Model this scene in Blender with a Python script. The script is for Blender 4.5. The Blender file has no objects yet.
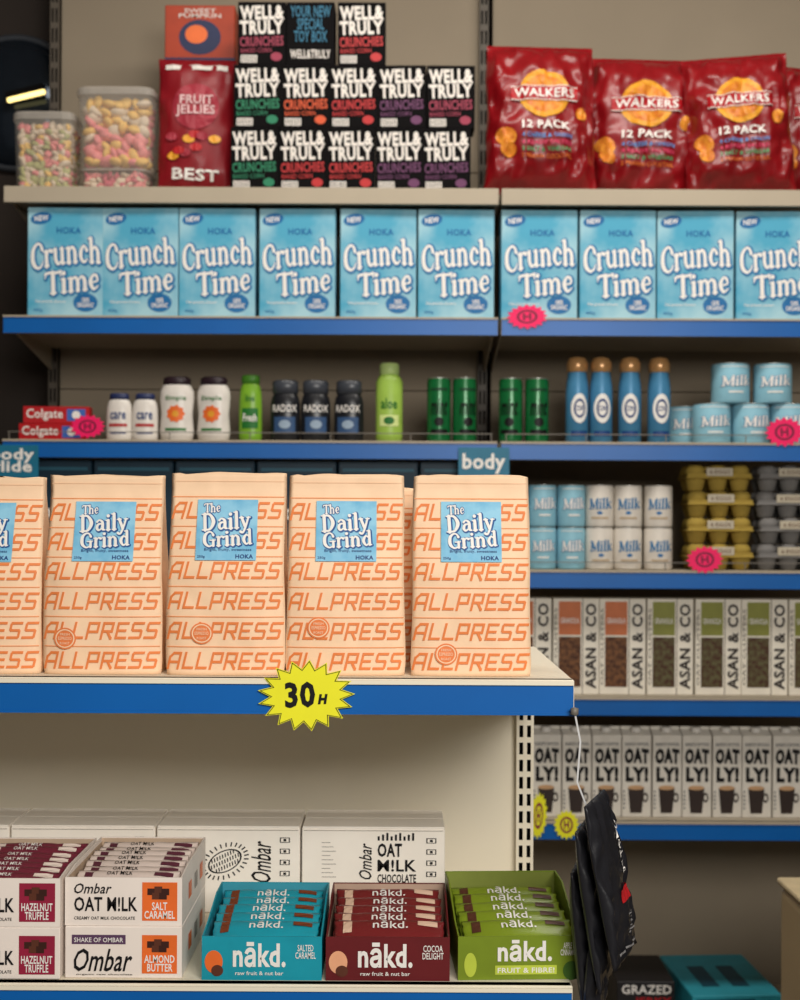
import bpy, bmesh, math, random
from mathutils import Vector, Matrix, noise
from mathutils.geometry import delaunay_2d_cdt
random.seed(4)
F=1400.0; ZC=1.35; Y0=530.0
def X(px,D): return (px-400)*D/F
def Z(py,D): return ZC+(Y0-py)*D/F
def S(p,D): return p*D/F
scn=bpy.context.scene
def lin(c):
    c/=255.0
    return c/12.92 if c<=.04045 else ((c+.055)/1.055)**2.4
_m={}
def M(name,rgb,rough=.5,metal=0,var=.05,scale=30,alpha=1,emit=0,rgb2=None,spec=.35,bump=0,coat=0):
    if name in _m: return _m[name]
    m=bpy.data.materials.new(name); m.use_nodes=True; nt=m.node_tree; b=nt.nodes['Principled BSDF']
    col=[lin(c) for c in rgb]
    tc=nt.nodes.new('ShaderNodeTexCoord'); nz=nt.nodes.new('ShaderNodeTexNoise'); nz.inputs['Scale'].default_value=scale
    nz.inputs['Detail'].default_value=4
    nt.links.new(tc.outputs['Object'],nz.inputs['Vector'])
    cr=nt.nodes.new('ShaderNodeValToRGB')
    cr.color_ramp.elements[0].position=.38; cr.color_ramp.elements[1].position=.62
    if rgb2: c2=[lin(c) for c in rgb2]; c1=col
    else:
        c1=[max(0,c*(1-var)) for c in col]; c2=[min(1,c*(1+var)) for c in col]
    cr.color_ramp.elements[0].color=(*c1,1); cr.color_ramp.elements[1].color=(*c2,1)
    nt.links.new(nz.outputs['Fac'],cr.inputs['Fac']); nt.links.new(cr.outputs['Color'],b.inputs['Base Color'])
    b.inputs['Roughness'].default_value=rough; b.inputs['Metallic'].default_value=metal; b.inputs['Specular IOR Level'].default_value=spec
    if coat: b.inputs['Coat Weight'].default_value=coat
    if alpha<1: b.inputs['Alpha'].default_value=alpha
    if emit:
        b.inputs['Emission Color'].default_value=(*col,1); b.inputs['Emission Strength'].default_value=emit
    if bump:
        bp=nt.nodes.new('ShaderNodeBump'); bp.inputs['Strength'].default_value=bump; bp.inputs['Distance'].default_value=.002
        n2=nt.nodes.new('ShaderNodeTexNoise'); n2.inputs['Scale'].default_value=scale*4
        nt.links.new(tc.outputs['Object'],n2.inputs['Vector'])
        nt.links.new(n2.outputs['Fac'],bp.inputs['Height']); nt.links.new(bp.outputs['Normal'],b.inputs['Normal'])
    _m[name]=m; return m
# ---------- text
_tc={}
def tgeo(s,bold,shear,sl=.8):
    k=(s,round(bold,4),shear,sl)
    if k in _tc: return _tc[k]
    cu=bpy.data.curves.new('t','FONT'); cu.body=s; cu.size=1; cu.offset=bold; cu.shear=shear; cu.resolution_u=2
    cu.align_x='CENTER'; cu.space_line=sl; cu.space_character=1+bold*2.2
    ob=bpy.data.objects.new('t',cu); scn.collection.objects.link(ob)
    bpy.context.view_layer.update()
    ev=ob.evaluated_get(bpy.context.evaluated_depsgraph_get()); me=ev.to_mesh()
    vs=[(v.co.x,v.co.y) for v in me.vertices]; fs=[tuple(p.vertices) for p in me.polygons]
    ev.to_mesh_clear(); bpy.data.objects.remove(ob); bpy.data.curves.remove(cu)
    _tc[k]=(vs,fs); return _tc[k]
# stroke lettering: glyph = (advance, [strokes of (x,y,w)])
def _st(x,h,w=.19): return [(x,.02,w),(x,h,w)]
def _sf(x,z,l=.12,r=.12): return [(x-l,z,.08),(x+r,z,.08)]
RET={
'D':(.88,[_st(.14,.97,.2),[(.12,.95,.1),(.45,.92,.14),(.66,.5,.23),(.45,.08,.14),(.12,.05,.1)],_sf(.1,.04,.12,.1),_sf(.1,.96,.12,.1)]),
'T':(.8,[_st(.4,.95,.2),[(.02,.9,.13),(.2,.95,.12),(.6,.93,.12),(.8,.97,.13)],[(.03,.9,.1),(.0,.72,.05)],[(.78,.95,.1),(.8,.74,.05)],_sf(.4,.04,.15,.15)]),
'C':(.76,[[(.68,.72,.17),(.58,.93,.11),(.38,.97,.12),(.15,.75,.2),(.13,.3,.21),(.36,.04,.12),(.58,.07,.1),(.72,.25,.06)]]),
'G':(.86,[[(.68,.74,.17),(.58,.93,.11),(.38,.97,.12),(.15,.75,.2),(.13,.3,.21),(.36,.04,.12),(.58,.08,.1),(.68,.2,.1)],[(.67,.42,.16),(.67,.05,.17)],_sf(.64,.42,.18,.16)]),
'a':(.66,[[(.46,.42,.08),(.22,.4,.13),(.12,.2,.18),(.22,.04,.12),(.44,.16,.08)],[(.13,.54,.13),(.28,.65,.1),(.46,.5,.17),(.47,.12,.18),(.6,.04,.07)]]),
'i':(.36,[_st(.15,.6),_sf(.09,.61,.08,.04),_sf(.15,.04),[(.15,.87,.21),(.155,.872,.21)]]),
'l':(.36,[_st(.15,.97),_sf(.09,.97,.08,.04),_sf(.15,.04)]),
'y':(.64,[[(.1,.64,.17),(.3,.08,.17)],[(.52,.64,.11),(.32,.06,.13),(.16,-.24,.12),(.02,-.2,.16)],_sf(.1,.62),_sf(.52,.62,.1,.1)]),
'r':(.54,[_st(.15,.6),_sf(.09,.61,.08,.04),_sf(.15,.04),[(.18,.44,.07),(.32,.63,.1),(.46,.57,.17)]]),
'n':(.72,[_st(.15,.6),_sf(.09,.61,.08,.04),_sf(.15,.04,.12,.1),[(.18,.46,.07),(.34,.64,.12),(.5,.48,.18),(.51,.03,.18)],_sf(.51,.04,.1,.12)]),
'h':(.72,[_st(.15,.97),_sf(.09,.97,.08,.04),_sf(.15,.04,.12,.1),[(.18,.46,.07),(.34,.64,.12),(.5,.48,.18),(.51,.03,.18)],_sf(.51,.04,.1,.12)]),
'm':(1.04,[_st(.15,.6),_sf(.09,.61,.08,.04),_sf(.15,.04,.12,.1),[(.18,.46,.07),(.34,.64,.12),(.49,.48,.18),(.5,.03,.18)],[(.53,.46,.07),(.69,.64,.12),(.85,.48,.18),(.86,.03,.18)],_sf(.5,.04,.08,.08),_sf(.86,.04,.1,.12)]),
'd':(.72,[[(.48,.5,.08),(.3,.64,.12),(.13,.34,.2),(.28,.03,.12),(.48,.16,.08)],[(.52,.97,.18),(.52,.05,.18)],_sf(.46,.97,.08,.04),_sf(.56,.04,.04,.08)]),
'u':(.74,[[(.14,.62,.18),(.14,.22,.18),(.28,.03,.12),(.48,.16,.08)],[(.52,.62,.18),(.52,.04,.18)],_sf(.1,.61,.08,.04),_sf(.46,.61,.06,.04),_sf(.58,.04,.04,.08)]),
'c':(.58,[[(.47,.5,.17),(.37,.64,.11),(.26,.65,.12),(.12,.4,.2),(.14,.16,.17),(.3,.03,.12),(.5,.15,.06)]]),
'e':(.6,[[(.14,.34,.07),(.46,.37,.09),(.42,.6,.13),(.26,.65,.12),(.11,.36,.2),(.26,.03,.13),(.5,.15,.06)]]),
'M':(1.0,[_st(.14,.95,.12),[(.14,.95,.2),(.45,.1,.15)],[(.76,.95,.08),(.45,.1,.1)],[(.8,.95,.2),(.8,.03,.2)],_sf(.12,.04),_sf(.8,.04),_sf(.1,.96,.1,.06),_sf(.82,.96,.06,.1)]),
'k':(.66,[_st(.15,.97),_sf(.09,.97,.08,.04),_sf(.15,.04),[(.2,.3,.07),(.5,.62,.09)],[(.28,.38,.1),(.56,.04,.18)],_sf(.5,.62,.08,.1)]),
' ':(.3,[])}
_w=.165
def _q(*p): return [(a,b,_w) for a,b in p]
SQ={'A':(1.06,[_q((.05,.02),(.05,.7),(.28,.95),(.78,.95),(.78,.02)),_q((.05,.4),(.78,.4))]),
'L':(.98,[_q((.1,.95),(.1,.05),(.76,.05))]),
'P':(1.04,[_q((.1,.02),(.1,.95),(.78,.95),(.78,.42),(.1,.42))]),
'R':(1.06,[_q((.1,.02),(.1,.95),(.78,.95),(.78,.45),(.1,.45)),_q((.45,.45),(.8,.02))]),
'E':(1.02,[_q((.76,.95),(.1,.95),(.1,.05),(.76,.05)),_q((.1,.5),(.66,.5))]),
'S':(1.06,[_q((.82,.95),(.18,.95),(.12,.85),(.12,.58),(.2,.5),(.7,.5),(.77,.42),(.77,.12),(.7,.05),(.04,.05))])}
_sc={}
def sgeo(t,G,grow,shear):
    k=(t,id(G),grow,shear)
    if k in _sc: return _sc[k]
    vs=[];fs=[];x=0
    for ch in t:
        adv,sts=G[ch]
        for st in sts:
            P=[]
            if G is RET and len(st)>2:
                e=[st[0]]+list(st)+[st[-1]]
                for i in range(1,len(e)-2):
                    for s_ in range(5):
                        u=s_/5; 
                        P.append(tuple(.5*(2*e[i][c]+(e[i+1][c]-e[i-1][c])*u+(2*e[i-1][c]-5*e[i][c]+4*e[i+1][c]-e[i+2][c])*u*u+(3*e[i][c]-e[i-1][c]-3*e[i+1][c]+e[i+2][c])*u**3) for c in range(3)))
                P.append(st[-1])
            else: P=list(st)
            for a,b in zip(P,P[1:]):
                d=Vector((b[0]-a[0],b[1]-a[1])); 
                if d.length<1e-6: continue
                d.normalize(); n=Vector((-d.y,d.x)); wa=a[2]/2+grow; wb=b[2]/2+grow; o=len(vs)
                vs+=[(x+a[0]+n.x*wa,a[1]+n.y*wa),(x+a[0]-n.x*wa,a[1]-n.y*wa),(x+b[0]-n.x*wb,b[1]-n.y*wb),(x+b[0]+n.x*wb,b[1]+n.y*wb)]
                fs.append((o,o+1,o+2,o+3))
            for i,p in enumerate(P):
                r=p[2]/2+grow; o=len(vs); n=8
                if G is SQ:
                    vs+=[(x+p[0]+r*sx,p[1]+r*sy) for sx,sy in((-1,-1),(1,-1),(1,1),(-1,1))]; fs.append((o,o+1,o+2,o+3))
                else:
                    vs+=[(x+p[0]+r*math.cos(2*math.pi*(j+.5)/n),p[1]+r*math.sin(2*math.pi*(j+.5)/n)) for j in range(n)]; fs.append(tuple(range(o,o+n)))
        x+=adv
    # 2-D union of all stroke pieces
    r=delaunay_2d_cdt([Vector(v) for v in vs],[],[list(f) for f in fs],0,1e-4)
    nv=r[0]; nf=[tuple(f) for f,of in zip(r[2],r[5]) if len(of)>0]
    vs=[(a.x+a.y*shear,a.y) for a in nv]
    _sc[k]=(vs,nf,x); return _sc[k]
class MB:
    def __init__(s): s.v=[];s.f=[];s.m=[];s.sm=[];s.mats=[]
    def mi(s,m):
        if m not in s.mats: s.mats.append(m)
        return s.mats.index(m)
    def add(s,vs,fs,m,smooth=False):
        o=len(s.v); s.v+= [tuple(v) for v in vs]; i=s.mi(m)
        for f in fs: s.f.append(tuple(o+k for k in f)); s.m.append(i); s.sm.append(smooth)
    def box(s,x0,x1,y0,y1,z0,z1,m,bev=0,seg=1):
        if bev<=0:
            vs=[(x,y,z) for z in(z0,z1) for y in(y0,y1) for x in(x0,x1)]
            s.add(vs,[(0,2,3,1),(4,5,7,6),(0,1,5,4),(2,6,7,3),(0,4,6,2),(1,3,7,5)],m); return
        bm=bmesh.new(); bmesh.ops.create_cube(bm,size=1)
        for v in bm.verts: v.co=((x0+x1)/2+v.co.x*(x1-x0),(y0+y1)/2+v.co.y*(y1-y0),(z0+z1)/2+v.co.z*(z1-z0))
        bmesh.ops.bevel(bm,geom=bm.edges[:],offset=bev,segments=seg,profile=.5,affect='EDGES')
        bm.verts.index_update()
        s.add([v.co[:] for v in bm.verts],[tuple(v.index for v in f.verts) for f in bm.faces],m); bm.free()
    def prism(s,poly,off,m):
        n=len(poly); off=Vector(off); a=[Vector(p) for p in poly]
        nrm=Vector((0,0,0))
        for i in range(n): nrm+=a[i].cross(a[(i+1)%n])
        if nrm.dot(off)>0: a.reverse()
        vs=a+[p+off for p in a]
        fs=[tuple(range(n)),tuple(range(2*n-1,n-1,-1))]+[(i,i+n,(i+1)%n+n,(i+1)%n) for i in range(n)]
        s.add(vs,fs,m)
    def lathe(s,prof,m,seg=28,c=(0,0),sx=1,sy=1,smooth=True):
        vs=[];fs=[];n=len(prof)
        for r,z in prof:
            for k in range(seg):
                a=2*math.pi*k/seg; vs.append((c[0]+sx*r*math.cos(a),c[1]+sy*r*math.sin(a),z))
        for i in range(n-1):
            for k in range(seg):
                k2=(k+1)%seg; fs.append((i*seg+k,i*seg+k2,(i+1)*seg+k2,(i+1)*seg+k))
        fs.append(tuple(reversed(range(seg)))); 
        s.add(vs,fs,m,smooth); o=(n-1)*seg
        s.add(vs[o:],[tuple(range(seg))],m,False)
    def rect(s,x0,x1,z0,z1,yf,m,eps=.0005,nx=1,nz=1):
        if not callable(yf): c=yf; yf=lambda x,z:c
        vs=[];fs=[]
        for j in range(nz+1):
            for i in range(nx+1):
                x=x0+(x1-x0)*i/nx; z=z0+(z1-z0)*j/nz; vs.append((x,yf(x,z)-eps,z))
        for j in range(nz):
            for i in range(nx):
                a=j*(nx+1)+i; fs.append((a,a+1,a+nx+2,a+nx+1))
        s.add(vs,fs,m)
    def disc(s,cx,cz,rx,rz,yf,m,eps=.0005,n=24,rings=3,star=0,r0=0,ang=0):
        if not callable(yf): c=yf; yf=lambda x,z:c
        vs=[];fs=[]
        if star: n=star*2
        ca,sa=math.cos(ang),math.sin(ang)
        def P(r,k):
            a=2*math.pi*k/n; q=r*(.82 if star and k%2 else 1)
            u=rx*q*math.cos(a); v=rz*q*math.sin(a)
            x=cx+u*ca-v*sa; z=cz+u*sa+v*ca; return (x,yf(x,z)-eps,z)
        for r in range(rings+1):
            t=r0+(1-r0)*r/rings
            for k in range(n): vs.append(P(t,k))
        for r in range(rings):
            for k in range(n):
                k2=(k+1)%n; fs.append((r*n+k,(r+1)*n+k,(r+1)*n+k2,r*n+k2))
        s.add(vs,fs,m)
    def text(s,t,x0,x1,z0,z1,yf,m,eps=.001,bold=.02,shear=0,halo=None,rot=0,ang=0,sl=.8,arch=0):
        if not callable(yf): c=yf; yf=lambda x,z:c
        base,_=tgeo(t,bold,shear,sl)
        if not base: return
        bx0=min(v[0] for v in base);bx1=max(v[0] for v in base);by0=min(v[1] for v in base);by1=max(v[1] for v in base)
        cx,cz=(x0+x1)/2,(z0+z1)/2; ca,sa=math.cos(ang),math.sin(ang)
        def emit(b,mt,e):
            vs,fs=tgeo(t,b,shear,sl); out=[]
            for a,bb in vs:
                u=(a-bx0)/(bx1-bx0); v=(bb-by0)/(by1-by0)
                if rot==90: x=x1-v*(x1-x0); z=z0+u*(z1-z0)
                elif rot==-90: x=x0+v*(x1-x0); z=z1-u*(z1-z0)
                else: x=x0+u*(x1-x0); z=z0+v*(z1-z0)+arch*(1-(2*u-1)**2)
                dx,dz=x-cx,z-cz; x=cx+dx*ca-dz*sa; z=cz+dx*sa+dz*ca
                out.append((x,yf(x,z)-e,z))
            s.add(out,fs,mt)
        if halo: emit(bold+halo[1],halo[0],eps)
        emit(bold,m,eps*1.5 if halo else eps)
    def strokes(s,t,G,x0,x1,z0,z1,yf,m,eps=.001,halo=None,shear=0,ang=0,arch=0,eps2=None,hoff=(0,0)):
        if not callable(yf): c=yf; yf=lambda x,z:c
        cx,cz=(x0+x1)/2,(z0+z1)/2; ca,sa=math.cos(ang),math.sin(ang)
        def emit(g,mt,e,ho=(0,0)):
            vs,fs,W=sgeo(t,G,g,shear); out=[]
            for a,b in vs:
                a+=ho[0]; b+=ho[1]
                u=a/W; x=x0+u*(x1-x0); z=z0+b*(z1-z0)+arch*(1-(2*u-1)**2)
                dx,dz=x-cx,z-cz; x=cx+dx*ca-dz*sa; z=cz+dx*sa+dz*ca
                out.append((x,yf(x,z)-e,z))
            s.add(out,fs,mt)
        if halo: emit(halo[1],halo[0],eps,hoff); emit(0,m,eps2 or eps*1.5)
        else: emit(0,m,eps)
    def obj(s,name):
        me=bpy.data.meshes.new(name); me.from_pydata(s.v,[],s.f)
        for m in s.mats: me.materials.append(m)
        me.polygons.foreach_set('material_index',s.m); me.polygons.foreach_set('use_smooth',s.sm); me.update()
        o=bpy.data.objects.new(name,me); scn.collection.objects.link(o); return o
def thing(name,parts,label,cat,group=None,kind=None):
    if isinstance(parts,MB): r=parts.obj(name)
    else:
        r=bpy.data.objects.new(name,None); r.empty_display_size=.02; scn.collection.objects.link(r)
        for p in parts: addpart(r,p)
    r['label']=label; r['category']=cat
    if group: r['group']=group
    if kind: r['kind']=kind
    return r
def addpart(r,p):
    n,mb=p[0],p[1]; o=mb.obj(n); o.parent=r
    for e in p[2:]:
        if isinstance(e,str): o['label']=e
        elif isinstance(e,dict):
            for k in e: o[k]=e[k]
        else: addpart(o,e)
def dup(r,parent=None):
    n=r.copy(); scn.collection.objects.link(n)
    if parent: n.parent=parent
    for c in r.children: dup(c,n)
    return n
def series(r,locs,group,labels=None):
    r['group']=group; out=[r]
    for i,l in enumerate(locs):
        o=r if i==0 else dup(r)
        if i: out.append(o)
    for i,l in enumerate(locs):
        out[i].location=l[:3]
        if len(l)>3: out[i].rotation_euler=(0,0,l[3])
        if labels: out[i]['label']=labels[i]
    return out
# ---------- materials
WHITE=M('white_print',(240,236,230),.5,var=.01); BLACK=M('black_print',(20,18,20),.6,var=.02,spec=.2)
NAVY=M('navy_print',(22,62,120),.5); BLUE=M('shelf_blue',(6,94,172),.35,var=.04,scale=8)
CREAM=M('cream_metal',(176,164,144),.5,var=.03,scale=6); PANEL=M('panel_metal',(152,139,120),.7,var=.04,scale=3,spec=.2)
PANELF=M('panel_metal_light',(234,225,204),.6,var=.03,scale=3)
DARK=M('slot_dark',(12,10,10),.8,spec=.1); CHROME=M('dull_wire',(120,114,106),.55,.2)
SKY=M('sky_print',(78,168,200),.6,scale=7,rgb2=(168,210,222))
SKYL=M('sky_sticker',(105,178,216),.5,scale=35,rgb2=(145,203,230))
DBLUE=M('deep_blue_print',(18,105,165),.5); MIDB=M('mid_blue_print',(38,118,172),.5)
SOFTB=M('soft_blue_print',(26,84,148),.5)
KRAFT=M('kraft_peach',(248,211,174),.6,var=.02,scale=50)
ORP=M('orange_print',(234,132,70),.6,var=.03); ORP2=M('orange_light_print',(236,148,92),.6)
PINK=M('pink_card',(250,15,100),.5); DRED=M('dark_red_print',(130,10,60),.5)
YEL=M('yellow_card',(238,234,36),.5,var=.02)
# ---------- room
def struct(name,b,m,label):
    mb=MB(); mb.box(*b,m); o=mb.obj(name); o['kind']='structure'; o['label']=label; o['category']=name.split('_')[0]; return o
struct('floor',(-3,3,-1.5,3.75,-.05,0),M('vinyl_floor',(120,112,104),.35,scale=5),'grey vinyl shop floor')
struct('ceiling',(-3,3,-1.5,3.75,3.1,3.15),M('ceiling_paint',(190,182,170),.8,scale=3),'off-white painted shop ceiling')
struct('wall_back',(-3,3,3.65,3.75,0,3.1),M('wall_dark',(50,42,37),.8,scale=3),'dark painted wall behind the shelving')
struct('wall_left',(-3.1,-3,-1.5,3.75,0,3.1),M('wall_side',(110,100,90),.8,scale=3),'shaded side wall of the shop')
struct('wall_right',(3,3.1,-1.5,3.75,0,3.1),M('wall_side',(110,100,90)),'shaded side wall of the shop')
# ---------- shelving
def upright(x0,x1,yf,z0,z1,m,pitch=.05):
    mb=MB(); w=x1-x0; t=.003
    a=w*.16
    mb.box(x0,x0+a,yf,yf+t,z0,z1,m); mb.box(x1-a,x1,yf,yf+t,z0,z1,m); c=(x0+x1)/2
    mb.box(c-a*.7,c+a*.7,yf,yf+t,z0,z1,m)
    z=z0
    while z<z1-.002:
        mb.box(x0+a,c-a*.7,yf+.0003,yf+t,z,min(z+pitch*.3,z1),m); mb.box(c+a*.7,x1-a,yf+.0003,yf+t,z,min(z+pitch*.3,z1),m); z+=pitch
    mb.box(x0,x1,yf+.012,yf+.03,z0,z1,DARK)
    mb.box(x0,x0+.002,yf+t,yf+.03,z0,z1,m); mb.box(x1-.002,x1,yf+t,yf+.03,z0,z1,m)
    return mb
def shelf(x0,x1,yf,yb,zt,hs,strip,edge=CREAM):
    mb=MB(); mb.box(x0,x1,yf,yb,zt-.022,zt,edge,.0015); mb.box(x0,x1,yf-.001,yf+.012,zt-hs,zt,edge,.001)
    for xx in (x0+.004,x1-.008):
        mb.prism([(xx,yf+.03,zt-.022),(xx,yb,zt-.022),(xx,yb,zt-.075)],(.004,0,0),edge)
    p=['shelf',mb]
    if strip:
        st=MB(); st.box(x0+.001,x1-.001,yf-.004,yf-.0012,zt-hs,zt-.004,strip,.0008)
        st.box(x0+.001,x1-.001,yf-.0065,yf-.0045,zt-.005,zt-.001,edge); st.box(x0+.001,x1-.001,yf-.0055,yf-.0045,zt-hs,zt-hs+.0025,strip)
        p.append(('price_strip',st,'blue plastic price strip'))
    return tuple(p)
D2=3.1; YB=3.5
s1,s2,s3,s4,s5,s6=[Z(p,D2) for p in (188,317,441,569,696,820)]; s7=.22
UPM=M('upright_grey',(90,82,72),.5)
def bay(xa,xb,label,ups):
    parts=[]
    pn=MB(); zz=.05
    for z1 in (.6,1.15,1.7,2.25,2.85): pn.box(xa+.006,xb-.006,YB+.032,YB+.045,zz+.002,z1,PANEL,.001); zz=z1
    parts.append(('back_panel',pn))
    for u in ups: parts.append(('upright',upright(u-.011,u+.011,YB,.0,2.85,UPM)))
    parts.append(shelf(xa,xb,D2,YB,s1,.036,None))
    for z in (s2,s3,s4,s5,s6): parts.append(shelf(xa,xb,D2,YB,z,.04,BLUE))
    parts.append(shelf(xa,xb,D2,YB,s7,.1,None))
    return thing('shelving_unit',parts,label,'shelving')
XL0,XL1=X(2,D2),X(497,D2)
XR0,XR1=X(500,D2),X(500,D2)+1.09
bay(XL0,XL1,'tall beige metal shelving bay stocked with toiletries and snacks',[XL0+.011,XL1-.011])
bay(XR0,XR1,'tall beige metal shelving bay stocked with cereal and cartons',[XR1-.011])
# guard rails
def guard(xa,xb,z,lab):
    mb=MB()
    mb.box(xa+.01,xb-.01,D2+.004,D2+.006,z+.016,z+.018,CHROME)
    n=7
    for i in range(n):
        x=xa+.012+(xb-xa-.027)*i/(n-1); mb.box(x,x+.002,D2+.004,D2+.006,z+.0002,z+.017,CHROME)
    thing('guard_rail',mb,lab,'shelf rail','wire shelf guards')
guard(XL0,XL1,s3,'thin dull wire guard along the toiletries shelf')
guard(XR0,XR1,s3,'thin dull wire guard in front of blue bottles')
guard(XR0,XR1,s4,'thin dull wire guard in front of stacked cans')
# ---------- foreground gondola
FX0,FX1=-.62,.175; FY=1.4; FB=1.8
fz1=1.35-(679-530)*FY/F; fz2=1.35-(985-530)*FY/F
pn=MB(); pn.box(FX0,FX1-.02,FB+.01,FB+.02,.05,fz1-.01,PANELF)
parts=[('back_panel',pn),('upright',upright(FX1-.024,FX1-.002,FB-.004,0,fz1-.023,PANELF,.022)),('upright',upright(FX0,FX0+.022,FB-.004,0,fz1-.023,PANELF,.022)),
 shelf(FX0,FX1,FY,FB,fz1,.035,BLUE,PANELF),shelf(FX0,FX1,FY,FB,fz2,.034,BLUE,PANELF),shelf(FX0,FX1,FY,FB,.5,.034,BLUE,PANELF),shelf(FX0,FX1,FY,FB,.12,.1,None,PANELF)]
thing('shelving_unit',parts,'low cream metal gondola with blue-edged shelves and slotted posts','shelving')
# ---------- star tags
def startag(px,py,D,rx,rz,mat,lab,y=None,big=False):
    mb=MB(); n=16 if not big else 17; vs=[]; q=.8 if not big else .74
    x,z=X(px,D),Z(py,D)
    rx=S(rx,D);rz=S(rz,D)
    def ring(k,y): return [(rx*k*(1 if i%2==0 else q)*math.cos(math.pi*i/n),y,rz*k*(1 if i%2==0 else q)*math.sin(math.pi*i/n)) for i in range(2*n)]
    mb.prism(ring(1,0),(0,.0011,0),mat)
    if big:
        mb.add(ring(.965,-.0003)+ring(.93,-.0003),[(i,(i+1)%(2*n),2*n+(i+1)%(2*n),2*n+i) for i in range(2*n)],BLACK)
        mb.text('30',-.021,.009,-.012,.014,-.0001,BLACK,bold=.035,eps=.0006); mb.text('H',.0115,.0215,-.009,.001,-.0001,BLACK,bold=.06,eps=.0006,shear=.2)
    else:
        mb.disc(0,0,rx*.5,rz*.55,0,DRED,eps=.0004,r0=.75,rings=1); mb.text('H',-rx*.2,rx*.2,-rz*.28,rz*.28,0,DRED,bold=.04,eps=.0005)
    o=thing('price_tag',mb,lab,'price tag','starburst price tags'); o.location=(x,D,z); o.rotation_euler=(0,math.radians(random.uniform(-4,4)),0)
startag(307,696,FY-.0077,49,36,YEL,'yellow starburst price tag with black outline and bold number',big=True)
for (px,py,rx,rz) in ((526,316,21,12.5),(87,428,18,12),(784,430,20,15),(705,558,19,14)):
    startag(px,py,D2-.0077,rx,rz,PINK,'small bright pink starburst tag on a blue shelf edge')
startag(568,824,D2-.0077,13,15,YEL,'small yellow starburst tag on a blue shelf edge')
startag(540,815,D2-.0077,9,24,YEL,'narrow yellow starburst tag beside a slotted post')
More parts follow.
